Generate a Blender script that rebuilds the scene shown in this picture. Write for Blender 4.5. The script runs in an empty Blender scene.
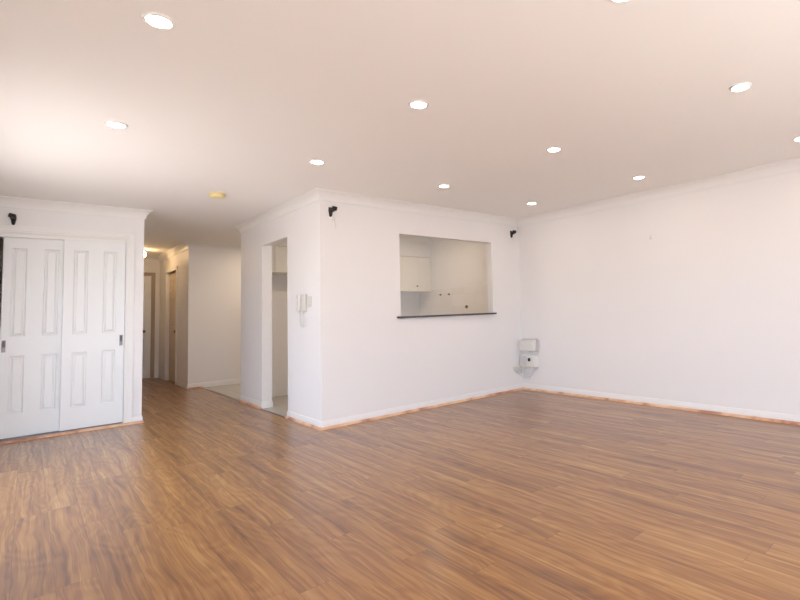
import bpy, bmesh, math, random
from mathutils import Vector, Matrix
random.seed(4)
S = bpy.context.scene
COL = S.collection
PI = math.pi

# ------------------------------------------------------------------ camera
YAW, PITCH, ROLL, CAMH = 0.77199, 0.06694, -0.03393, 1.13163
fw = Vector((math.sin(YAW)*math.cos(PITCH), math.cos(YAW)*math.cos(PITCH), math.sin(PITCH)))
r0 = Vector((math.cos(YAW), -math.sin(YAW), 0)); u0 = r0.cross(fw)
rr = r0*math.cos(ROLL) + u0*math.sin(ROLL); uu = u0*math.cos(ROLL) - r0*math.sin(ROLL)
cd = bpy.data.cameras.new('camera'); cam = bpy.data.objects.new('camera', cd); COL.objects.link(cam)
M = Matrix((rr, uu, -fw)).transposed().to_4x4(); M.translation = Vector((0, 0, CAMH)); cam.matrix_world = M
cd.sensor_fit = 'HORIZONTAL'; cd.sensor_width = 36; cd.lens = 21.847
cd.shift_x = -0.125; cd.shift_y = -0.0295; cd.clip_start = 0.05; cd.clip_end = 100
S.camera = cam

# ------------------------------------------------------------------ light and exposure
S.view_settings.view_transform = 'Standard'; S.view_settings.look = 'None'
S.view_settings.gamma = 1; S.view_settings.exposure = 0.26
S.view_settings.use_curve_mapping = False
W = bpy.data.worlds.new('sky'); S.world = W; W.use_nodes = True
bg = W.node_tree.nodes['Background']; bg.inputs[1].default_value = 1.0
SKY, GROUND = (4.3, 5.0, 6.1, 1), (4.35, 4.2, 4.15, 1)       # cool open sky above the horizon, warm ground glow added below it to lift the ceiling
def world_nodes():
    N, L = W.node_tree.nodes, W.node_tree.links
    tc = N.new('ShaderNodeTexCoord'); sp = N.new('ShaderNodeSeparateXYZ'); mr = N.new('ShaderNodeMapRange'); mx = N.new('ShaderNodeMix'); mx.data_type = 'RGBA'
    mr.inputs['From Min'].default_value = -0.08; mr.inputs['From Max'].default_value = 0.08
    L.new(tc.outputs['Generated'], sp.inputs[0]); L.new(sp.outputs[2], mr.inputs[0]); L.new(mr.outputs[0], mx.inputs[0])
    mx.inputs[6].default_value = GROUND; mx.inputs[7].default_value = SKY; L.new(mx.outputs[2], bg.inputs[0])
world_nodes()
LAMP_EMIT = 75.0          # downlight lenses
LAMP_COL = (1.0, 0.84, 0.65)
def portal(name, loc, rot, sx, sy):
    l = bpy.data.lights.new(name, 'AREA'); l.shape = 'RECTANGLE'; l.size = sx; l.size_y = sy
    l.cycles.is_portal = True
    o = bpy.data.objects.new(name, l); COL.objects.link(o); o.location = loc; o.rotation_euler = rot
portal('window_daylight_back', (1.725, -1.32, 1.1), (PI/2, 0, PI), 3.95, 2.06)
portal('added_window_daylight_left', (-0.62, 4.5, 1.06), (PI/2, 0, PI/2), 2.0, 1.72)  # portal for the added left window
def unseen_lamp(name, x, y, power, z=2.385):
    """Unseen bare ceiling lamp: added fill in kitchen and entry, grid light in room."""
    l = bpy.data.lights.new(name, 'AREA'); l.shape = 'DISK'; l.size = 0.1; l.energy = power; l.color = (1.0, 0.80, 0.60)
    o = bpy.data.objects.new(name, l); COL.objects.link(o); o.location = (x, y, z)
unseen_lamp('kitchen_fill', 3.2, 5.9, 7)  # added fill, this and the next lamp brighten the kitchen
unseen_lamp('kitchen_fill', 4.3, 5.9, 4)
unseen_lamp('entry_fill', 3.0, 8.4, 12)  # added fill that brightens the entry and hall wall
unseen_lamp('room_downlight', 0.37, 1.0, 8)

# ------------------------------------------------------------------ dimensions (metres)
H = 2.4
AX, AY, CY, BX = 2.109, 4.763, 7.315, 5.022     # kitchen block: near corner, back, right wall
DX, EY = 0.939, 6.80                            # wardrobe wall: right end, front face
GY, HX, ENDY = 9.31, 1.89, 11.76                # hall: facing wall, right wall, end wall
LX, BY = -0.45, -1.2                            # left wall and window wall of the room

# ------------------------------------------------------------------ materials
def mat(name, col, rough=0.5, metal=0.0, bump=None, var=0.0, vscale=3.0, spec=0.5, emit=None, estr=0):
    m = bpy.data.materials.new(name); m.use_nodes = True
    nt = m.node_tree; N = nt.nodes; L = nt.links; b = N['Principled BSDF']
    b.inputs['Base Color'].default_value = (*col, 1); b.inputs['Roughness'].default_value = rough
    b.inputs['Metallic'].default_value = metal; b.inputs['Specular IOR Level'].default_value = spec
    tc = N.new('ShaderNodeTexCoord')
    if var > 0:
        n = N.new('ShaderNodeTexNoise'); n.inputs['Scale'].default_value = vscale; n.inputs['Detail'].default_value = 3
        L.new(tc.outputs['Object'], n.inputs['Vector'])
        mx = N.new('ShaderNodeMix'); mx.data_type = 'RGBA'
        mx.inputs[6].default_value = (*[c*(1-var) for c in col], 1); mx.inputs[7].default_value = (*[min(1, c*(1+var)) for c in col], 1)
        L.new(n.outputs['Fac'], mx.inputs[0]); L.new(mx.outputs[2], b.inputs['Base Color'])
    if bump:
        n = N.new('ShaderNodeTexNoise'); n.inputs['Scale'].default_value = bump[0]; n.inputs['Detail'].default_value = 2
        L.new(tc.outputs['Object'], n.inputs['Vector'])
        bp = N.new('ShaderNodeBump'); bp.inputs['Strength'].default_value = bump[1]; bp.inputs['Distance'].default_value = 0.002
        L.new(n.outputs['Fac'], bp.inputs['Height']); L.new(bp.outputs['Normal'], b.inputs['Normal'])
    if emit:
        b.inputs['Emission Color'].default_value = (*emit, 1); b.inputs['Emission Strength'].default_value = estr
    return m

WALL = mat('wall_paint', (0.87, 0.855, 0.85), 0.45, bump=(60, 0.06), var=0.008, vscale=1.5)
CEIL = mat('ceiling_paint', (0.945, 0.925, 0.895), 0.8, bump=(40, 0.05), var=0.01, vscale=0.8)
TRIM = mat('trim_gloss_paint', (0.88, 0.87, 0.85), 0.35)
SKIRTP = mat('skirting_paint', (0.87, 0.855, 0.85), 0.4)
DOORP = mat('door_gloss_paint', (0.87, 0.88, 0.875), 0.3)
HALLD = mat('hall_door_paint', (0.62, 0.52, 0.42), 0.4)
FRAMEB = mat('hall_door_frame_paint', (0.42, 0.33, 0.27), 0.5)
CABD = mat('cabinet_laminate', (0.87, 0.85, 0.80), 0.35)
BLACK = mat('black_plastic', (0.012, 0.010, 0.010), 0.45)
WPLAST = mat('white_plastic', (0.80, 0.79, 0.76), 0.3)
IPLAST = mat('aged_white_plastic', (0.72, 0.70, 0.66), 0.35)
GPLAST = mat('light_grey_plastic', (0.66, 0.66, 0.66), 0.35)
YPLAST = mat('yellowed_plastic', (0.90, 0.76, 0.40), 0.4)
CABLEG = mat('grey_cable_sheath', (0.68, 0.68, 0.67), 0.5)
CABLEY = mat('yellow_cable_sheath', (0.82, 0.74, 0.50), 0.5)
CABLEW = mat('white_cable_sheath', (0.76, 0.75, 0.72), 0.5)
STEEL = mat('brushed_steel', (0.22, 0.20, 0.20), 0.35, metal=0.9, bump=(200, 0.05))
RSHADE = mat('recess_shade', (0.07, 0.06, 0.06), 0.5)
BRASS = mat('tarnished_brass', (0.26, 0.20, 0.16), 0.4, metal=0.7)
STONE = mat('dark_grey_stone', (0.085, 0.08, 0.085), 0.25, var=0.25, vscale=120)
LENS = mat('lamp_lens', (0.9, 0.9, 0.9), 0.4, emit=LAMP_COL, estr=LAMP_EMIT)
GLOBE = mat('opal_globe_glass', (0.9, 0.88, 0.8), 0.3, emit=(1.0, 0.66, 0.33), estr=40)
ALU = mat('window_aluminium', (0.7, 0.7, 0.7), 0.4, metal=0.3)

def glass_mat():
    m = bpy.data.materials.new('window_glass'); m.use_nodes = True
    nt = m.node_tree; N = nt.nodes; L = nt.links; N.clear()
    t = N.new('ShaderNodeBsdfTransparent'); g = N.new('ShaderNodeBsdfGlossy'); g.inputs['Roughness'].default_value = 0.02
    f = N.new('ShaderNodeMixShader'); f.inputs[0].default_value = 0.06; o = N.new('ShaderNodeOutputMaterial')
    L.new(t.outputs[0], f.inputs[1]); L.new(g.outputs[0], f.inputs[2]); L.new(f.outputs[0], o.inputs[0]); return m
GLASS = glass_mat()

def tile_mat(name, col, grout, w, h, rough, mode='xy'):
    m = bpy.data.materials.new(name); m.use_nodes = True
    nt = m.node_tree; N = nt.nodes; L = nt.links; b = N['Principled BSDF']; b.inputs['Roughness'].default_value = rough
    tc = N.new('ShaderNodeTexCoord'); s = N.new('ShaderNodeSeparateXYZ'); c = N.new('ShaderNodeCombineXYZ')
    L.new(tc.outputs['Object'], s.inputs[0])
    if mode == 'xy': L.new(s.outputs[0], c.inputs[0]); L.new(s.outputs[1], c.inputs[1])
    else: L.new(s.outputs[1], c.inputs[0]); L.new(s.outputs[2], c.inputs[1])
    br = N.new('ShaderNodeTexBrick'); br.offset = 0; br.inputs['Scale'].default_value = 1
    br.inputs['Brick Width'].default_value = w; br.inputs['Row Height'].default_value = h
    br.inputs['Mortar Size'].default_value = 0.0025; br.inputs['Mortar Smooth'].default_value = 0.3
    br.inputs['Color1'].default_value = (*col, 1); br.inputs['Color2'].default_value = (*[x*0.96 for x in col], 1)
    br.inputs['Mortar'].default_value = (*grout, 1)
    L.new(c.outputs[0], br.inputs['Vector']); L.new(br.outputs['Color'], b.inputs['Base Color'])
    return m
TILE = tile_mat('floor_tile_ceramic', (0.52, 0.49, 0.45), (0.36, 0.34, 0.31), 0.33, 0.33, 0.25)
SPLASH = tile_mat('splashback_ceramic', (0.88, 0.85, 0.82), (0.80, 0.77, 0.73), 0.30, 0.20, 0.2, 'yz')

def wood_floor():
    m = bpy.data.materials.new('laminate_floorboards'); m.use_nodes = True
    nt = m.node_tree; N = nt.nodes; L = nt.links; b = N['Principled BSDF']
    def math_(op, a, bb=None, c=None):
        n = N.new('ShaderNodeMath'); n.operation = op
        for i, v in enumerate((a, bb, c)):
            if v is None: continue
            if isinstance(v, (int, float)): n.inputs[i].default_value = v
            else: L.new(v, n.inputs[i])
        return n.outputs[0]
    tc = N.new('ShaderNodeTexCoord'); s = N.new('ShaderNodeSeparateXYZ'); L.new(tc.outputs['Object'], s.inputs[0])
    x, y = s.outputs[0], s.outputs[1]
    w, ln = 0.142, 1.22
    xs = math_('DIVIDE', math_('ADD', x, 5.0), w); ci = math_('FLOOR', xs); fx = math_('FRACT', xs)
    wn = N.new('ShaderNodeTexWhiteNoise'); wn.noise_dimensions = '1D'; L.new(ci, wn.inputs['W'])
    ys = math_('ADD', math_('DIVIDE', math_('ADD', y, 5.0), ln), wn.outputs['Value'])
    ri = math_('FLOOR', ys); fy = math_('FRACT', ys)
    idc = N.new('ShaderNodeCombineXYZ'); L.new(ci, idc.inputs[0]); L.new(ri, idc.inputs[1])
    wn2 = N.new('ShaderNodeTexWhiteNoise'); wn2.noise_dimensions = '2D'; L.new(idc.outputs[0], wn2.inputs['Vector'])
    rnd = wn2.outputs['Value']
    z = math_('MULTIPLY', rnd, 37.0)
    def noise(sx, sy, detail, dist=0.0, zz=z, rough=0.5):
        c = N.new('ShaderNodeCombineXYZ'); L.new(math_('MULTIPLY', x, sx), c.inputs[0]); L.new(math_('MULTIPLY', y, sy), c.inputs[1]); L.new(zz, c.inputs[2])
        n = N.new('ShaderNodeTexNoise'); n.inputs['Scale'].default_value = 1; n.inputs['Detail'].default_value = detail
        n.inputs['Distortion'].default_value = dist; n.inputs['Roughness'].default_value = rough
        L.new(c.outputs[0], n.inputs['Vector']); return n.outputs['Fac']
    wig = noise(2.2, 1.7, 2)
    xw = math_('ADD', x, math_('MULTIPLY', wig, 0.07))
    def grain(sx, sy, detail):
        c = N.new('ShaderNodeCombineXYZ'); L.new(math_('MULTIPLY', xw, sx), c.inputs[0]); L.new(math_('MULTIPLY', y, sy), c.inputs[1]); L.new(z, c.inputs[2])
        n = N.new('ShaderNodeTexNoise'); n.inputs['Scale'].default_value = 1; n.inputs['Detail'].default_value = detail; n.inputs['Roughness'].default_value = 0.55
        L.new(c.outputs[0], n.inputs['Vector']); return n.outputs['Fac']
    base = noise(5.0, 1.3, 1.0, 0.15)
    rings = math_('MULTIPLY_ADD', math_('SINE', math_('MULTIPLY', base, 68.0)), 0.5, 0.5)
    streak = grain(48, 1.3, 3)
    fine = grain(150, 3.0, 2)
    broad = grain(15, 0.6, 2)
    v = math_('MULTIPLY', rings, 0.06)
    v = math_('ADD', v, math_('MULTIPLY', streak, 0.56))
    v = math_('ADD', v, math_('MULTIPLY', fine, 0.30))
    v = math_('ADD', v, math_('MULTIPLY', broad, 0.47))
    v = math_('ADD', v, math_('MULTIPLY', rnd, 0.07)); v = math_('ADD', v, 0.035)
    cr = N.new('ShaderNodeValToRGB'); cr.color_ramp.interpolation = 'EASE'; e = cr.color_ramp.elements
    e[0].position = 0.56; e[0].color = WOODC[0]
    e[1].position = 0.98; e[1].color = WOODC[3]
    q = e.new(0.71); q.color = WOODC[1]
    q = e.new(0.83); q.color = WOODC[2]
    L.new(v, cr.inputs[0])
    # knots
    vo = N.new('ShaderNodeTexVoronoi'); vo.voronoi_dimensions = '3D'; vo.inputs['Scale'].default_value = 1
    kc = N.new('ShaderNodeCombineXYZ'); L.new(math_('MULTIPLY', x, 4.2), kc.inputs[0]); L.new(math_('MULTIPLY', y, 1.6), kc.inputs[1]); L.new(z, kc.inputs[2])
    L.new(kc.outputs[0], vo.inputs['Vector'])
    kn = N.new('ShaderNodeMapRange'); kn.inputs['From Min'].default_value = 0.0; kn.inputs['From Max'].default_value = 0.12
    kn.inputs['To Min'].default_value = 0.7; kn.inputs['To Max'].default_value = 1; L.new(vo.outputs['Distance'], kn.inputs[0])
    # seams
    dx = math_('MULTIPLY', math_('MINIMUM', fx, math_('SUBTRACT', 1.0, fx)), w)
    dy = math_('MULTIPLY', math_('MINIMUM', fy, math_('SUBTRACT', 1.0, fy)), ln)
    d = math_('MINIMUM', dx, dy)
    sm = N.new('ShaderNodeMapRange'); sm.inputs['From Min'].default_value = 0.0004; sm.inputs['From Max'].default_value = 0.0022
    sm.inputs['To Min'].default_value = 0.62; sm.inputs['To Max'].default_value = 1; L.new(d, sm.inputs[0])
    k = math_('MULTIPLY', sm.outputs[0], kn.outputs[0])
    mx = N.new('ShaderNodeVectorMath'); mx.operation = 'SCALE'; L.new(cr.outputs[0], mx.inputs[0]); L.new(k, mx.inputs['Scale'])
    L.new(mx.outputs[0], b.inputs['Base Color'])
    b.inputs['Coat Weight'].default_value = 0.9; b.inputs['Coat Roughness'].default_value = 0.27
    bp = N.new('ShaderNodeBump'); bp.inputs['Strength'].default_value = 0.12; bp.inputs['Distance'].default_value = 0.001
    L.new(sm.outputs[0], bp.inputs['Height']); L.new(bp.outputs['Normal'], b.inputs['Normal'])
    return m
WOODC = [(0.135, 0.046, 0.008, 1), (0.235, 0.092, 0.019, 1), (0.325, 0.145, 0.034, 1), (0.43, 0.232, 0.075, 1)]
FLOOR = wood_floor()

def quad_mat():
    m = bpy.data.materials.new('timber_beading'); m.use_nodes = True
    nt = m.node_tree; N = nt.nodes; L = nt.links; b = N['Principled BSDF']; b.inputs['Roughness'].default_value = 0.4
    tc = N.new('ShaderNodeTexCoord'); n = N.new('ShaderNodeTexNoise'); n.inputs['Scale'].default_value = 4.5; n.inputs['Detail'].default_value = 4
    L.new(tc.outputs['Object'], n.inputs['Vector']); cr = N.new('ShaderNodeValToRGB'); e = cr.color_ramp.elements
    e[0].position = 0.36; e[0].color = (0.42, 0.20, 0.13, 1); e[1].position = 0.62; e[1].color = (0.80, 0.54, 0.36, 1)
    q = e.new(0.46); q.color = (0.68, 0.38, 0.23, 1)
    L.new(n.outputs['Fac'], cr.inputs[0]); L.new(cr.outputs[0], b.inputs['Base Color']); return m
QUAD = quad_mat()

# ------------------------------------------------------------------ mesh helpers
def obj(name, bm, m, parent=None, loc=None, rot=None, smooth=False):
    me = bpy.data.meshes.new(name); bm.normal_update(); bm.to_mesh(me); bm.free()
    for mm in (m if isinstance(m, (list, tuple)) else [m]): me.materials.append(mm)
    if smooth:
        for p in me.polygons: p.use_smooth = True
    o = bpy.data.objects.new(name, me); COL.objects.link(o)
    if parent: o.parent = parent
    if loc: o.location = loc
    if rot: o.rotation_euler = rot
    return o
def struct(name, bm, m, parent=None):
    o = obj(name, bm, m, parent)
    if parent is None: o['kind'] = 'structure'
    return o
def box(bm, a, b, bevel=0, seg=2):
    x0, y0, z0 = a; x1, y1, z1 = b
    t = bmesh.new()
    vs = [t.verts.new(p) for p in ((x0,y0,z0),(x1,y0,z0),(x1,y1,z0),(x0,y1,z0),(x0,y0,z1),(x1,y0,z1),(x1,y1,z1),(x0,y1,z1))]
    for f in ((0,3,2,1),(4,5,6,7),(0,1,5,4),(1,2,6,5),(2,3,7,6),(3,0,4,7)): t.faces.new([vs[i] for i in f])
    bmesh.ops.recalc_face_normals(t, faces=t.faces)
    if bevel: bmesh.ops.bevel(t, geom=t.edges[:], offset=bevel, segments=seg, affect='EDGES', profile=0.5)
    merge(bm, t)
def merge(bm, t, mtx=None):
    if mtx is not None: t.transform(mtx)
    me = bpy.data.meshes.new('tmp'); t.to_mesh(me); t.free(); bm.from_mesh(me); bpy.data.meshes.remove(me)
def lathe(bm, prof, seg=32, mtx=None, caps=True):
    t = bmesh.new(); rings = []
    for r, z in prof:
        if r < 1e-6: rings.append([t.verts.new((0, 0, z))])
        else: rings.append([t.verts.new((r*math.cos(2*PI*i/seg), r*math.sin(2*PI*i/seg), z)) for i in range(seg)])
    for A, B in zip(rings, rings[1:]):
        for i in range(seg):
            j = (i+1) % seg
            if len(A) == 1 and len(B) == 1: continue
            if len(A) == 1: t.faces.new((A[0], B[j], B[i]))
            elif len(B) == 1: t.faces.new((A[i], A[j], B[0]))
            else: t.faces.new((A[i], A[j], B[j], B[i]))
    bmesh.ops.recalc_face_normals(t, faces=t.faces)
    merge(bm, t, mtx)
def tube(bm, pts, r, seg=8, r_end=None):
    pts = [Vector(p) for p in pts]; n = len(pts); t = bmesh.new(); rings = []
    up = None
    for i, p in enumerate(pts):
        d = (pts[min(i+1, n-1)] - pts[max(i-1, 0)]).normalized()
        if up is None:
            up = Vector((0, 0, 1)) if abs(d.z) < 0.9 else Vector((1, 0, 0))
        s = d.cross(up).normalized(); up = s.cross(d).normalized()
        rad = r if r_end is None else r + (r_end-r)*i/(n-1)
        rings.append([t.verts.new(p + s*rad*math.cos(2*PI*k/seg) + up*rad*math.sin(2*PI*k/seg)) for k in range(seg)])
    for A, B in zip(rings, rings[1:]):
        for k in range(seg):
            j = (k+1) % seg; t.faces.new((A[k], A[j], B[j], B[k]))
    t.faces.new(rings[0][::-1]); t.faces.new(rings[-1])
    bmesh.ops.recalc_face_normals(t, faces=t.faces)
    merge(bm, t)
def smooth_path(pts, n=8):
    P = [Vector(p) for p in pts]; out = []
    for i in range(len(P)-1):
        p0, p1, p2, p3 = P[max(i-1, 0)], P[i], P[i+1], P[min(i+2, len(P)-1)]
        for k in range(n):
            t = k/n
            out.append(0.5*((2*p1) + (p2-p0)*t + (2*p0-5*p1+4*p2-p3)*t*t + (3*p1-p0-3*p2+p3)*t**3))
    out.append(P[-1]); return out
def sweep(bm, path, prof):
    """Sweep a profile [(out, z)] along a plan path; 'out' is to the right of travel; mitred corners."""
    n = len(path); P = [Vector(p) for p in path]; rings = []
    t = bmesh.new()
    for i in range(n):
        nn = []
        if i > 0: d = (P[i]-P[i-1]).normalized(); nn.append(Vector((d.y, -d.x)))
        if i < n-1: d = (P[i+1]-P[i]).normalized(); nn.append(Vector((d.y, -d.x)))
        if len(nn) == 2:
            m = (nn[0]+nn[1]).normalized(); m = m / m.dot(nn[0])
        else: m = nn[0]
        rings.append([t.verts.new((P[i].x+m.x*o, P[i].y+m.y*o, z)) for o, z in prof])
    k = len(prof)
    for A, B in zip(rings, rings[1:]):
        for j in range(k):
            q = (j+1) % k; t.faces.new((A[j], A[q], B[q], B[j]))
    t.faces.new(rings[0]); t.faces.new(rings[-1][::-1])
    bmesh.ops.recalc_face_normals(t, faces=t.faces)
    merge(bm, t)
def thing(name, label, cat, loc=(0, 0, 0), rotz=0, group=None):
    o = bpy.data.objects.new(name, None); o.empty_display_size = 0.05; COL.objects.link(o)
    o.location = loc; o.rotation_euler = (0, 0, rotz); o['label'] = label; o['category'] = cat
    if group: o['group'] = group
    return o
def tag(o, label, cat, group=None):
    o['label'] = label; o['category'] = cat
    if group: o['group'] = group
    return o
def cornice_profile(d=0.099, p=0.069):
    # concave cove between lower and upper fillets
    pr2 = [(0, H), (0, H-d), (0.012, H-d), (0.013, H-d+0.013)]
    cx, cz = p-0.008, H-d+0.014
    for i in range(1, 9):
        a = i/8*PI/2
        pr2.append((cx-(cx-0.013)*math.cos(a), cz+(d-0.024)*(1-math.cos(a))*0.35+(d-0.024)*math.sin(a)*0.65))
    pr2 += [(p-0.006, H-0.010), (p, H-0.009), (p, H)]
    return pr2
CORN = cornice_profile()
SKIRT = [(0, 0), (0.009, 0), (0.009, 0.045), (0.004, 0.075), (0.001, 0.080), (0, 0.082)]
def quadp(o=0.009, s=0.024):
    return [(o, 0), (o+s, 0)] + [(o+s*math.cos(a), s*math.sin(a)) for a in (PI/8, PI/4, 3*PI/8)] + [(o, s)]
QPROF = quadp()

# ------------------------------------------------------------------ room shell
bm = bmesh.new(); box(bm, (LX-0.12, BY-0.12, -0.1), (BX, AY, 0)); box(bm, (LX-0.12, AY, -0.1), (2.10, ENDY+0.2, 0))
struct('floor', bm, FLOOR)
bm = bmesh.new(); box(bm, (2.10, AY+0.002, -0.1), (BX, GY, 0.0)); struct('floor_tiled', bm, TILE)
bm = bmesh.new(); box(bm, (LX-0.12, BY-0.12, H), (BX+0.12, ENDY+0.12, H+0.1)); struct('ceiling', bm, CEIL)

bm = bmesh.new(); box(bm, (BX, BY-0.12, 0), (BX+0.12, GY+0.1, H)); struct('wall_right', bm, WALL)

# window wall behind the camera, with a wide sliding window
WX0, WX1, WZ1 = -0.25, 3.7, 2.12
bm = bmesh.new()
box(bm, (LX-0.12, BY-0.12, 0), (WX0, BY, H)); box(bm, (WX1, BY-0.12, 0), (BX, BY, H))
box(bm, (WX0, BY-0.12, WZ1), (WX1, BY, H)); box(bm, (WX0, BY-0.12, 0), (WX1, BY, 0.08))
struct('wall_back', bm, WALL)
def window(name, a, b, axis, posts):
    """Framed glazing between two corners; axis = direction the wall runs in."""
    bm = bmesh.new(); (u0_, z0), (u1_, z1), (d0, d1) = a, b, posts[0]
    def bb(ua, za, ub, zb):
        if axis == 'x': box(bm, (ua, d0, za), (ub, d1, zb))
        else: box(bm, (d0, ua, za), (d1, ub, zb))
    t = 0.05
    bb(u0_, z0, u1_, z0+t); bb(u0_, z1-t, u1_, z1); bb(u0_, z0+t, u0_+t, z1-t); bb(u1_-t, z0+t, u1_, z1-t)
    for p in posts[1]: bb(p-0.03, z0+t, p+0.03, z1-t)
    w = struct(name, bm, ALU)
    bm = bmesh.new(); dm = (d0+d1)/2
    if axis == 'x': box(bm, (u0_+t, dm-0.003, z0+t), (u1_-t, dm+0.003, z1-t))
    else: box(bm, (dm-0.003, u0_+t, z0+t), (dm+0.003, u1_-t, z1-t))
    obj('pane', bm, GLASS, w)
window('window_1', (WX0, 0.08), (WX1, WZ1), 'x', ((BY-0.09, BY-0.03), (1.7, 3.1)))

# left wall; its unseen window is added to light the block's left face
bm = bmesh.new()
box(bm, (LX-0.12, BY, 0), (LX, 3.5, H)); box(bm, (LX-0.12, 5.5, 0), (LX, ENDY, H))
box(bm, (LX-0.12, 3.5, 0), (LX, 5.5, 0.2)); box(bm, (LX-0.12, 3.5, 1.92), (LX, 5.5, H))
struct('wall_left', bm, WALL)
window('added_window_2', (3.5, 0.2), (5.5, 1.92), 'y', ((LX-0.09, LX-0.03), (4.5,)))

# wardrobe wall: opening for the wardrobe, return along the hall
OX0, OX1, OZ = -0.27, 0.775, 2.045
bm = bmesh.new()
box(bm, (LX, EY, 0), (OX0, EY+0.1, H)); box(bm, (OX1, EY, 0), (DX, EY+0.1, H)); box(bm, (OX0, EY, OZ), (OX1, EY+0.1, H))
box(bm, (DX-0.1, EY+0.1, 0), (DX, ENDY, H)); box(bm, (LX, EY+0.72, 0), (DX-0.1, EY+0.8, H))
struct('wall_wardrobe_side', bm, WALL)

# kitchen block: wall with the doorway, wall with the serving hatch, kitchen back wall
DY0, DY1, DZ = 5.635, 6.47, 2.037
HX0, HX1, HZ0, HZ1 = 3.045, 4.49, 1.062, 2.035
bm = bmesh.new()
box(bm, (AX, AY, 0), (AX+0.12, DY0, H)); box(bm, (AX, DY1, 0), (AX+0.12, CY, H)); box(bm, (AX, DY0, DZ), (AX+0.12, DY1, H))
struct('wall_doorway_side', bm, WALL)
bm = bmesh.new()
box(bm, (AX+0.12, AY, 0), (HX0, AY+0.1, H)); box(bm, (HX1, AY, 0), (BX, AY+0.1, H))
box(bm, (HX0, AY, 0), (HX1, AY+0.1, HZ0)); box(bm, (HX0, AY, HZ1), (HX1, AY+0.1, H))
struct('wall_serving_side', bm, WALL)
KY = 7.225
bm = bmesh.new(); box(bm, (AX+0.12, KY, 0), (BX, CY, H)); struct('wall_kitchen_back', bm, WALL)
# bulkhead over the wall cupboards
CF = 6.87
bm = bmesh.new(); box(bm, (AX+0.12, CF, 2.105), (3.5, KY, H)); box(bm, (3.5, CF, 2.065), (BX, KY, H)); struct('wall_bulkhead', bm, WALL)
# splashback
bm = bmesh.new(); box(bm, (BX-0.008, AY+0.1, 0.9), (BX, KY, 1.50)); struct('wall_splashback', bm, SPLASH)

# hall walls
D2Y0, D2Y1, D2Z = 10.20, 11.05, 2.03
bm = bmesh.new(); box(bm, (HX, GY, 0), (BX, GY+0.1, H)); struct('wall_hall_facing', bm, WALL)
bm = bmesh.new(); box(bm, (HX, GY+0.1, 0), (HX+0.1, D2Y0, H)); box(bm, (HX, D2Y1, 0), (HX+0.1, ENDY, H)); box(bm, (HX, D2Y0, D2Z), (HX+0.1, D2Y1, H))
struct('wall_hall_right', bm, WALL)
D3X0, D3X1 = 1.00, 1.755
bm = bmesh.new(); box(bm, (DX-0.1, ENDY, 0), (D3X0, ENDY+0.12, H)); box(bm, (D3X1, ENDY, 0), (HX+0.1, ENDY+0.12, H)); box(bm, (D3X0, ENDY, 2.03), (D3X1, ENDY+0.12, H))
struct('wall_hall_end', bm, WALL)

# cornices
def cor(name, path):
    bm = bmesh.new(); sweep(bm, path, CORN); return struct(name, bm, TRIM)
cor('trim_1', [(AX+0.6, CY), (AX, CY), (AX, AY), (BX, AY)])
cor('trim_2', [(BX, AY), (BX, BY)])
cor('trim_3', [(LX, EY), (DX, EY), (DX, ENDY)])
cor('trim_4', [(HX, ENDY), (HX, GY), (BX, GY)])
cor('trim_5', [(DX, ENDY), (HX, ENDY)])
cor('trim_6', [(AX+0.12, CF), (BX, CF), (BX, AY+0.1)])
cor('trim_12', [(LX, BY), (LX, EY)])

# skirting boards and timber beading
def run(name, path, prof, m):
    bm = bmesh.new(); sweep(bm, path, prof); return struct(name, bm, m)
run('baseboard_doorway_side', [(AX+0.12, DY0), (AX, DY0), (AX, AY), (BX, AY)], SKIRT, SKIRTP)
run('baseboard_block_corner', [(AX+0.5, CY), (AX, CY), (AX, DY1), (AX+0.12, DY1), (AX+0.12, DY1+0.3)], SKIRT, SKIRTP)
run('baseboard_right', [(BX, AY), (BX, BY)], SKIRT, SKIRTP)
run('baseboard_wardrobe_side', [(0.853, EY), (DX, EY), (DX, ENDY)], SKIRT, SKIRTP)
run('baseboard_hall_near', [(HX, D2Y0-0.06), (HX, GY), (BX, GY)], SKIRT, SKIRTP)
run('baseboard_hall_far', [(HX, ENDY), (HX, D2Y1+0.06)], SKIRT, SKIRTP)
run('trim_7', [(AX, DY0), (AX, AY), (BX, AY), (BX, BY)], QPROF, QUAD)
run('trim_8', [(AX, CY), (AX, DY1)], QPROF, QUAD)
run('trim_9', [(LX, EY-0.014), (DX+0.014, EY-0.014)], quadp(0.0, 0.024), QUAD)
run('trim_10', [(HX, GY), (2.10, GY)], QPROF, QUAD)
bm = bmesh.new(); box(bm, (2.088, DY0, 0), (2.112, DY1, 0.004), 0.0015); box(bm, (2.088, CY, 0), (2.112, GY-0.034, 0.004), 0.0015)
struct('trim_11', bm, STEEL)

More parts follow.
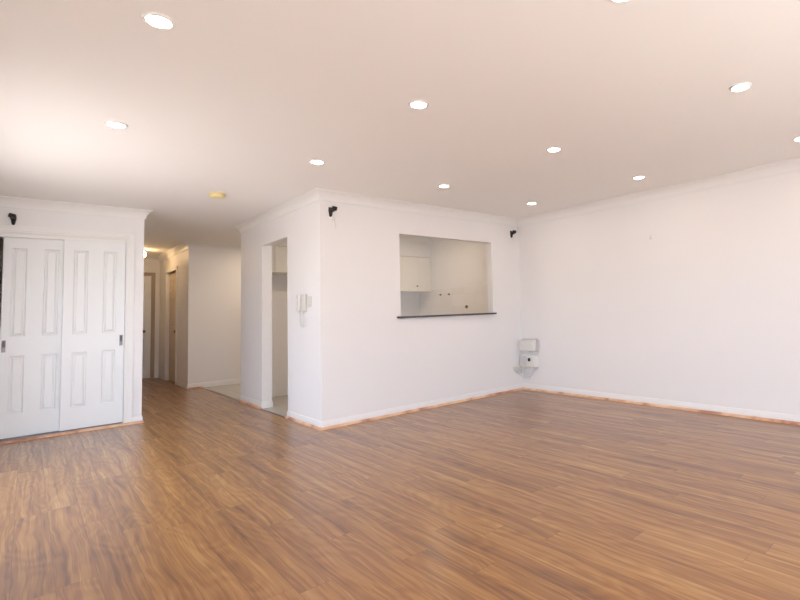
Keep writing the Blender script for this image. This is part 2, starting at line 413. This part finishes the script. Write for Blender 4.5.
# ------------------------------------------------------------------ moulded doors
def panel_leaf(w, h, t, xs, zs, depth=0.013):
    """Door slab in local x (width), z (height); front face at y=0 towards -y, raised panels."""
    bm = bmesh.new()
    xb = sorted({0, w, *[v for p in xs for v in p]}); zb = sorted({0, h, *[v for p in zs for v in p]})
    def quad(a, b, c, d): bm.faces.new([bm.verts.new(p) for p in (a, b, c, d)])
    def ring(r0_, y0, r1_, y1):
        (a, b, c, d), (e, f, g, i) = r0_, r1_
        q0 = [(a, y0, c), (b, y0, c), (b, y0, d), (a, y0, d)]; q1 = [(e, y1, g), (f, y1, g), (f, y1, i), (e, y1, i)]
        for k in range(4):
            j = (k+1) % 4; quad(q0[k], q0[j], q1[j], q1[k])
    for i in range(len(xb)-1):
        for j in range(len(zb)-1):
            a, b, c, d = xb[i], xb[i+1], zb[j], zb[j+1]
            if (a, b) in xs and (c, d) in zs:
                R = lambda s: (a+s, b-s, c+s, d-s)
                ring(R(0), 0, R(0.010), depth); ring(R(0.010), depth, R(0.016), depth); ring(R(0.016), depth, R(0.032), 0.001)
                A = R(0.032); quad((A[0], 0.001, A[2]), (A[1], 0.001, A[2]), (A[1], 0.001, A[3]), (A[0], 0.001, A[3]))
            else: quad((a, 0, c), (b, 0, c), (b, 0, d), (a, 0, d))
    quad((0, t, 0), (0, t, h), (w, t, h), (w, t, 0))
    quad((0, 0, 0), (0, 0, h), (0, t, h), (0, t, 0)); quad((w, 0, 0), (w, t, 0), (w, t, h), (w, 0, h))
    quad((0, 0, h), (w, 0, h), (w, t, h), (0, t, h)); quad((0, 0, 0), (0, t, 0), (w, t, 0), (w, 0, 0))
    bmesh.ops.remove_doubles(bm, verts=bm.verts[:], dist=1e-5); bmesh.ops.recalc_face_normals(bm, faces=bm.faces)
    return bm

wr = thing('wardrobe', 'built-in wardrobe with two white panelled sliding doors at the left of the room', 'wardrobe', (0, EY, 0))
DB, DH = 0.034, 1.986
def flush_pull(parent, x, z):
    bm = bmesh.new()
    box(bm, (x-0.014, -0.004, z-0.058), (x+0.014, 0.002, z+0.058), 0.0015)
    p = obj('flush_pull', bm, STEEL, parent)
    bm = bmesh.new(); box(bm, (x-0.009, -0.0055, z-0.010), (x+0.009, -0.003, z+0.050), 0.001)
    obj('finger_recess_shade', bm, RSHADE, p)  # raised dark pad; its colour stands in for shade in the recess
    bm = bmesh.new(); lathe(bm, [(0, 0), (0.005, 0), (0.006, 0.002), (0.004, 0.003), (0, 0.003)], 16, Matrix.Translation((x, -0.003, z-0.033)) @ Matrix.Rotation(PI/2, 4, 'X'))
    obj('lock_cylinder', bm, STEEL, p)
for x0, x1, yy, cols, hx in ((-0.190, 0.290, 0.062, ((0.063, 0.172), (0.297, 0.414)), 0.024),
                             (0.258, 0.773, 0.020, ((0.079, 0.199), (0.324, 0.440)), 0.488)):
    bm = panel_leaf(x1-x0, DH, 0.034, cols, ((0.225, 0.795), (0.985, 1.875)))
    d = obj('door', bm, DOORP, wr, (x0, yy, DB))
    flush_pull(d, hx, 0.895)
bm = bmesh.new(); box(bm, (OX0, 0.012, 2.012), (OX1, 0.098, OZ), 0.002); obj('head_track', bm, TRIM, wr)
bm = bmesh.new(); box(bm, (OX0, 0.010, 0.0), (OX1, 0.098, 0.022), 0.002); box(bm, (OX0, 0.034, 0.022), (OX1, 0.037, 0.032)); box(bm, (OX0, 0.078, 0.022), (OX1, 0.081, 0.032))
obj('floor_track', bm, STEEL, wr)
bm = bmesh.new()
apf = lambda a, b: box(bm, a, b, 0.004)
apf((OX1, -0.016, 0.022), (0.853, 0.0, 2.125)); apf((OX0-0.08, -0.016, 0.022), (OX0, 0.0, 2.125)); apf((OX0-0.08, -0.0161, 2.052), (0.853, 0.0, 2.125))
apf((OX1+0.012, -0.021, 0.022), (OX1+0.030, -0.014, 2.10)); apf((OX0-0.03, -0.021, 2.070), (OX1+0.030, -0.014, 2.085))
obj('architrave', bm, TRIM, wr)

# hall doors
def knob(parent, x, z, y=0.0):
    bm = bmesh.new()
    lathe(bm, [(0, 0), (0.026, 0), (0.026, 0.004), (0.010, 0.008), (0.010, 0.030), (0.022, 0.036), (0.027, 0.048), (0.022, 0.060), (0, 0.064)], 24,
          Matrix.Translation((x, y, z)) @ Matrix.Rotation(PI/2, 4, 'X'))
    obj('door_knob', bm, BRASS, parent, smooth=True)
LC = ((0.11, 0.325), (0.43, 0.645))
d = struct('door_1', panel_leaf(D3X1-D3X0, 2.015, 0.036, LC, ((0.22, 0.78), (1.0, 1.52), (1.62, 1.87))), DOORP); d.location = (D3X0, ENDY+0.03, 0.012); knob(d, 0.64, 0.915)
d = struct('door_2', panel_leaf(D2Y1-D2Y0, 2.0, 0.036, ((0.12, 0.35), (0.45, 0.68)), ((0.22, 0.78), (1.0, 1.52), (1.62, 1.87))), HALLD)
d.location = (HX+0.045, D2Y1, 0.012); d.rotation_euler = (0, 0, -PI/2); knob(d, 0.735, 0.915)
bm = bmesh.new(); box(bm, (D3X0-0.1, ENDY+0.121, -0.1), (D3X1+0.1, ENDY+0.2, 2.2)); box(bm, (HX+0.101, D2Y0-0.1, -0.1), (HX+0.2, D2Y1+0.1, 2.2))
struct('sky_block_behind_hall_doors', bm, WALL)  # added boxes that stop sky light leaking through the door gaps
bm = bmesh.new()
box(bm, (HX-0.014, D2Y0-0.06, 0), (HX, D2Y0+0.004, 2.09), 0.003); box(bm, (HX-0.014, D2Y1-0.004, 0), (HX, D2Y1+0.06, 2.09), 0.003)
box(bm, (HX-0.0141, D2Y0-0.06, 2.026), (HX, D2Y1+0.06, 2.09), 0.003)
struct('trim_13', bm, TRIM)
bm = bmesh.new()
box(bm, (D3X1-0.004, ENDY-0.014, 0), (D3X1+0.06, ENDY, 2.09), 0.003); box(bm, (D3X0-0.06, ENDY-0.014, 0), (D3X0+0.004, ENDY, 2.09), 0.003)
box(bm, (D3X0-0.06, ENDY-0.0141, 2.026), (D3X1+0.06, ENDY, 2.09), 0.003)
struct('trim_14', bm, FRAMEB)

# ------------------------------------------------------------------ kitchen wall cupboards
def cupboard(x0, x1, z0, z1, doors, label, knob_at):
    t = thing('wall_cupboard', label, 'cupboard', (x0, CF, z0), 0, None)
    w, h, dp = x1-x0, z1-z0, KY-CF
    bm = bmesh.new(); box(bm, (0.0, 0.019, 0), (w, dp, h), 0.001); obj('body', bm, CABD, t)
    n = len(doors)
    for i, (a, b) in enumerate(doors):
        bm = bmesh.new(); box(bm, (a+0.0007, 0, 0.0), (b-0.0007, 0.018, h-0.003), 0.001)
        dd = obj('door', bm, CABD, t)
        if knob_at[i] is not None:
            bm = bmesh.new()
            lathe(bm, [(0, 0), (0.006, 0), (0.006, 0.012), (0.013, 0.018), (0.013, 0.024), (0, 0.027)], 20, Matrix.Translation((knob_at[i], 0, 0.09)) @ Matrix.Rotation(PI/2, 4, 'X'))
            obj('knob', bm, STEEL, dd, smooth=True)
    return t
cupboard(3.86, 5.02, 1.475, 2.062, ((0, 0.47), (0.47, 0.905), (0.905, 1.16)), 'long cream wall cupboard with small knobs, seen through the serving hatch', (0.06, 0.855, None))
cupboard(2.41, 3.00, 1.735, 2.10, ((0, 0.295), (0.295, 0.59)), 'short cream wall cupboard seen through the doorway above the empty fridge space', (None, 0.33))
bm = bmesh.new(); box(bm, (2.231, CF+0.006, 1.735), (2.409, KY, 2.104)); struct('trim_15', bm, CABD)

# serving ledge
bm = bmesh.new(); box(bm, (2.99, AY-0.045, 1.065), (4.51, AY, 1.086), 0.003); box(bm, (HX0, AY-0.004, 1.0651), (HX1, AY+0.13, 1.0859), 0.0)
tag(obj('serving_ledge', bm, STONE), 'dark grey stone ledge along the bottom of the serving hatch', 'ledge')

# capped stubs on the splashback
def stub(y, z, r, label):
    t = thing('pipe_stub', label, 'pipe stub', (BX-0.008, y, z), 0, None)
    bm = bmesh.new(); lathe(bm, [(0, 0), (r*1.6, 0), (r*1.6, 0.003), (r, 0.006)], 20, Matrix.Rotation(-PI/2, 4, 'Y')); obj('flange', bm, STEEL, t, smooth=True)
    bm = bmesh.new(); lathe(bm, [(0, 0.004), (r, 0.004), (r, 0.028), (r*0.8, 0.032), (0, 0.032)], 20, Matrix.Rotation(-PI/2, 4, 'Y')); obj('cap', bm, BRASS, t, smooth=True)
stub(6.60, 1.405, 0.010, 'small round pipe stub high on the kitchen splashback, nearer the wall cupboard')
stub(6.37, 1.405, 0.010, 'small round pipe stub high on the kitchen splashback, farther from the wall cupboard')
stub(5.93, 1.185, 0.017, 'larger dark pipe stub low on the kitchen splashback, just above the ledge')

# ------------------------------------------------------------------ ceiling lights
def downlight():
    t = thing('downlight', '', 'downlight', (0, 0, H), 0, 'downlights in the ceiling grid')
    bm = bmesh.new()
    lathe(bm, [(0.0445, 0.0), (0.0445, -0.005), (0.048, -0.0085), (0.056, -0.0065), (0.062, -0.001), (0.062, 0.0)], 40)
    obj('trim_ring', bm, TRIM, t, smooth=True)
    bm = bmesh.new(); lathe(bm, [(0.044, -0.0005), (0.044, -0.003), (0.040, -0.0055), (0.03, -0.007), (0, -0.008)], 40)
    obj('lens', bm, LENS, t, smooth=True)
    return t
def dup(root):
    r = root.copy(); COL.objects.link(r)
    for ch in list(root.children):
        c = ch.copy(); COL.objects.link(c); c.parent = r
    return r
LIGHTS = [
 (0.37, 2.40, 'largest round ceiling downlight, nearest one at the top left'),
 (0.38, 3.88, 'leftmost round ceiling downlight, above the floor before the wardrobe'),
 (1.69, 3.86, 'round ceiling downlight nearest the outer corner of the kitchen block'),
 (1.69, 2.40, 'round ceiling downlight in the middle of the ceiling, high above the block corner'),
 (3.01, 3.86, 'round ceiling downlight in front of the serving hatch, left in the far row'),
 (3.01, 2.42, 'round ceiling downlight between the middle one and the right wall, second row'),
 (4.36, 3.88, 'smallest round ceiling downlight, in the far corner beside the right wall'),
 (4.36, 2.44, 'round ceiling downlight along the right wall, middle one of that row'),
 (3.01, 0.99, 'large round ceiling downlight at the upper right of the ceiling'),
 (4.36, 1.01, 'round ceiling downlight cut by the right edge of the photo'),
 (1.71, 0.985, 'round ceiling downlight at the top edge, only its warm glow in frame')]
proto = downlight()
for i, (x, y, lab) in enumerate(LIGHTS):
    o = proto if i == 0 else dup(proto)
    o.location = (x, y, H); o['label'] = lab

# smoke alarm
t = thing('smoke_alarm', 'yellowed round smoke alarm on the ceiling before the hallway', 'smoke alarm', (1.355, 5.47, H))
bm = bmesh.new(); lathe(bm, [(0, 0), (0.070, 0), (0.072, -0.010), (0, -0.010)], 40); obj('base', bm, YPLAST, t, smooth=False)
bm = bmesh.new(); lathe(bm, [(0, -0.011), (0.066, -0.011), (0.070, -0.016), (0.070, -0.034), (0.060, -0.043), (0.030, -0.046), (0, -0.046)], 40); obj('cover', bm, YPLAST, t, smooth=True)
bm = bmesh.new(); lathe(bm, [(0, -0.0462), (0.009, -0.0462), (0.009, -0.049), (0, -0.050)], 20, Matrix.Translation((0.02, -0.02, 0))); obj('test_button', bm, WPLAST, t)

# hall globe light
t = thing('globe_light', 'glowing round globe light on the hallway ceiling behind the wardrobe wall', 'ceiling light', (1.43, 10.55, H))
bm = bmesh.new(); lathe(bm, [(0, 0), (0.06, 0), (0.06, -0.018), (0.045, -0.025), (0, -0.025)], 32); obj('gallery', bm, BRASS, t, smooth=True)
bm = bmesh.new(); lathe(bm, [(0.031, -0.020)] + [(0.060*math.sin(a), -0.085+0.060*math.cos(a)) for a in [0.55+k*(PI-0.55)/14 for k in range(14)]] + [(0, -0.145)], 32)
obj('globe', bm, GLOBE, t, smooth=True)

# ------------------------------------------------------------------ speaker brackets
def bracket(x, y, z, turn, tilt, label, wire=False):
    t = thing('speaker_bracket', label, 'bracket', (x, y, z), 0, 'black speaker brackets high on the walls')
    bm = bmesh.new()                                   # tapered wall plate
    pr = [(-0.020, 0.045), (0.020, 0.045), (0.022, 0.010), (0.012, -0.050), (0.0, -0.056), (-0.012, -0.050), (-0.022, 0.010)]
    f = [bm.verts.new((px, 0, pz)) for px, pz in pr]; b_ = [bm.verts.new((px*0.8, -0.018, pz*0.9)) for px, pz in pr]
    bm.faces.new(f); bm.faces.new(b_[::-1])
    for k in range(len(pr)):
        j = (k+1) % len(pr); bm.faces.new((f[k], f[j], b_[j], b_[k]))
    bmesh.ops.recalc_face_normals(bm, faces=bm.faces); obj('wall_plate', bm, BLACK, t)
    bm = bmesh.new(); e = Vector((math.sin(turn)*0.034, -0.02-math.cos(turn)*0.034, 0.018+tilt))
    tube(bm, [(0, -0.012, 0.0), (0, -0.03, 0.004), e], 0.013, 12)
    lathe(bm, [(0.019*math.sin(a), 0.019*math.cos(a)) for a in [k*PI/10 for k in range(11)]], 20, Matrix.Translation((0, -0.026, 0.002)))
    obj('swivel_arm', bm, BLACK, t, smooth=True)
    bm = bmesh.new(); box(bm, (-0.026, -0.010, -0.020), (0.026, 0.010, 0.022), 0.006)
    c = obj('clamp', bm, BLACK, t, e, (0, 0.25, -turn))
    bm = bmesh.new(); lathe(bm, [(0, 0), (0.008, 0), (0.009, 0.012), (0, 0.014)], 14, Matrix.Translation((0.0, 0, -0.032))); obj('screw_knob', bm, BLACK, c)
    return t
bracket(2.222, AY, 2.195, 0.75, 0.010, 'black speaker bracket above a dangling white wire, near the block corner')
bracket(4.885, AY, 2.185, 1.05, 0.010, 'black speaker bracket at the right end of the serving wall')
bracket(-0.125, EY, 2.185, -0.35, 0.012, 'black speaker bracket above the wardrobe doors, far left')
bm = bmesh.new(); tube(bm, smooth_path([(2.245, AY-0.003, 2.15), (2.262, AY-0.012, 2.125), (2.252, AY-0.020, 2.10), (2.272, AY-0.010, 2.085), (2.276, AY-0.006, 2.05), (2.274, AY-0.005, 2.025)]), 0.0024, 6)
tube(bm, smooth_path([(2.245, AY-0.003, 2.15), (2.236, AY-0.014, 2.12), (2.246, AY-0.016, 2.096)]), 0.0024, 6)
tag(obj('speaker_wire', bm, CABLEW, smooth=True), 'thin white wire dangling below the bracket at the block corner', 'wire')

# ------------------------------------------------------------------ intercom and switch on the doorway wall (facing -x)
t = thing('intercom_phone', 'white intercom phone with a coiled cord on the wall beside the kitchen doorway', 'intercom', (AX, 5.135, 1.27))
bm = bmesh.new(); box(bm, (-0.030, -0.045, -0.095), (0, 0.085, 0.085), 0.006); obj('base', bm, IPLAST, t)
bm = bmesh.new()
box(bm, (-0.062, 0.028, -0.090), (-0.032, 0.078, 0.090), 0.010); h_ = obj('handset', bm, IPLAST, t)
bm = bmesh.new(); box(bm, (-0.070, 0.030, 0.045), (-0.030, 0.076, 0.088), 0.010, 3); obj('earpiece', bm, IPLAST, h_)
bm = bmesh.new(); box(bm, (-0.070, 0.030, -0.088), (-0.030, 0.076, -0.045), 0.010, 3); obj('mouthpiece', bm, IPLAST, h_)
bm = bmesh.new(); box(bm, (-0.034, 0.078, -0.055), (-0.029, 0.0835, 0.055)); obj('handset_shadow_strip', bm, STEEL, t)  # dark strip standing in for the shadow between handset and base
bm = bmesh.new()
for k in range(2): lathe(bm, [(0, 0), (0.008, 0), (0.008, 0.003), (0, 0.004)], 16, Matrix.Translation((-0.030, -0.015, 0.02-0.03*k)) @ Matrix.Rotation(-PI/2, 4, 'Y'))
obj('call_buttons', bm, GPLAST, t)
pts = []
main = smooth_path([(-0.045, 0.055, -0.085), (-0.030, 0.062, -0.130), (-0.022, 0.085, -0.185), (-0.022, 0.062, -0.245), (-0.022, -0.005, -0.250), (-0.022, -0.022, -0.180), (-0.018, 0.012, -0.110), (-0.015, 0.014, -0.090)], 22)
for i, p in enumerate(main):
    a = i*1.15; pts.append(p + Vector((0.006*math.cos(a), 0.006*math.sin(a), 0.0)))
bm = bmesh.new(); tube(bm, pts, 0.0022, 6); obj('coiled_cord', bm, CABLEG, t, smooth=True)
t = thing('light_switch', 'small white switch plate to the right of the intercom phone', 'light switch', (AX, 5.020, 1.275))
bm = bmesh.new(); box(bm, (-0.009, -0.058, -0.057), (0, 0.046, 0.057), 0.003); obj('plate', bm, IPLAST, t)
for k in (0.02, -0.02):
    bm = bmesh.new(); box(bm, (-0.013, -0.008, -0.010), (-0.009, 0.008, 0.010), 0.0015); obj('rocker', bm, WPLAST, t, (0, 0, k))

# ------------------------------------------------------------------ network boxes in the far corner (right wall, facing -x)
t = thing('network_box', 'white rounded network box in the far corner, the upper of two', 'network box', (BX, 4.600, 0.61))
bm = bmesh.new(); box(bm, (-0.012, -0.150, -0.078), (0, 0.145, 0.090), 0.004); obj('back_plate', bm, GPLAST, t)
bm = bmesh.new(); box(bm, (-0.085, -0.130, -0.070), (-0.012, 0.140, 0.080), 0.016, 3); obj('cover', bm, WPLAST, t)
bm = bmesh.new(); box(bm, (-0.030, -0.060, -0.090), (-0.014, 0.010, -0.070), 0.003); obj('cable_port', bm, GPLAST, t)
t = thing('power_box', 'white box with a black plug in the far corner, the lower of two', 'power supply', (BX, 4.605, 0.400))
bm = bmesh.new(); box(bm, (-0.080, -0.140, -0.075), (0, 0.140, 0.085), 0.008); obj('case', bm, WPLAST, t)
bm = bmesh.new(); box(bm, (-0.083, 0.000, -0.070), (-0.079, 0.132, 0.076), 0.002); obj('cover', bm, GPLAST, t)
bm = bmesh.new(); box(bm, (-0.100, -0.068, 0.005), (-0.080, -0.036, 0.048), 0.004); obj('plug', bm, BLACK, t)
bm = bmesh.new()
X = BX-0.008
tube(bm, smooth_path([(X, 4.452, 0.52), (X-0.004, 4.436, 0.55), (X, 4.425, 0.62), (X, 4.44, 0.69), (X, 4.50, 0.712), (X, 4.62, 0.712), (X, 4.72, 0.708)]), 0.005, 8)
tag(obj('white_cable', bm, CABLEW, smooth=True), 'white cable looped around the upper network box in the corner', 'cable')
for k, (dz, dy, sag) in enumerate(((0, 0, 0.05), (-0.02, 0.03, 0.03), (-0.035, 0.06, 0.075))):
    bm = bmesh.new(); z0 = 0.300 + dz
    tube(bm, smooth_path([(BX-0.03, 4.46+dy, 0.318), (BX-0.035, 4.47+dy, z0), (BX-0.03-0.01*k, 4.58, z0-sag), (BX-0.04, 4.67, z0-sag*0.8),
        (BX-0.07, 4.715, z0-0.02), (BX-0.14, AY-0.022-0.01*k, z0+0.01), (BX-0.19+0.02*k, AY-0.02-0.01*k, z0-0.015), (BX-0.12, AY-0.03-0.01*k, z0-0.05), (BX-0.04, 4.69, z0-sag-0.02), (BX-0.025, 4.60, z0-sag-0.03)]), 0.0036, 8)
    tag(obj('grey_cable', bm, CABLEG, smooth=True), 'pale grey cable in the tangle hanging below the corner boxes', 'cable', 'tangled grey cables below the corner boxes')
bm = bmesh.new(); tube(bm, smooth_path([(BX-0.05, 4.56, 0.318), (BX-0.06, 4.60, 0.312), (BX-0.06, 4.68, 0.312), (BX-0.08, 4.73, 0.315), (BX-0.16, AY-0.014, 0.322), (BX-0.20, AY-0.012, 0.318)]), 0.0045, 8)
tag(obj('yellow_cable', bm, CABLEY, smooth=True), 'pale yellow cable running across the corner below the boxes', 'cable')

# wall hook and ceiling nub on the walls
t = thing('wall_hook', 'tiny white hook alone in the upper part of the right wall', 'hook', (BX, 2.70, 1.87))
bm = bmesh.new(); box(bm, (-0.006, -0.012, -0.015), (0, 0.012, 0.035), 0.002); obj('hook_plate', bm, WPLAST, t)
bm = bmesh.new(); tube(bm, smooth_path([(-0.004, 0, 0.0), (-0.022, 0, -0.008), (-0.028, 0, 0.004), (-0.026, 0, 0.014)]), 0.0045, 10); obj('hook_arm', bm, WPLAST, t, smooth=True)
t = thing('hall_switch', 'white switch plate on the hallway wall beside the beige door', 'light switch', (HX, 9.72, 1.45))
bm = bmesh.new(); box(bm, (-0.008, -0.035, -0.055), (0, 0.035, 0.055), 0.003); obj('plate', bm, WPLAST, t)
bm = bmesh.new(); box(bm, (-0.011, -0.006, -0.012), (-0.008, 0.006, 0.012), 0.001); obj('rocker', bm, WPLAST, t)
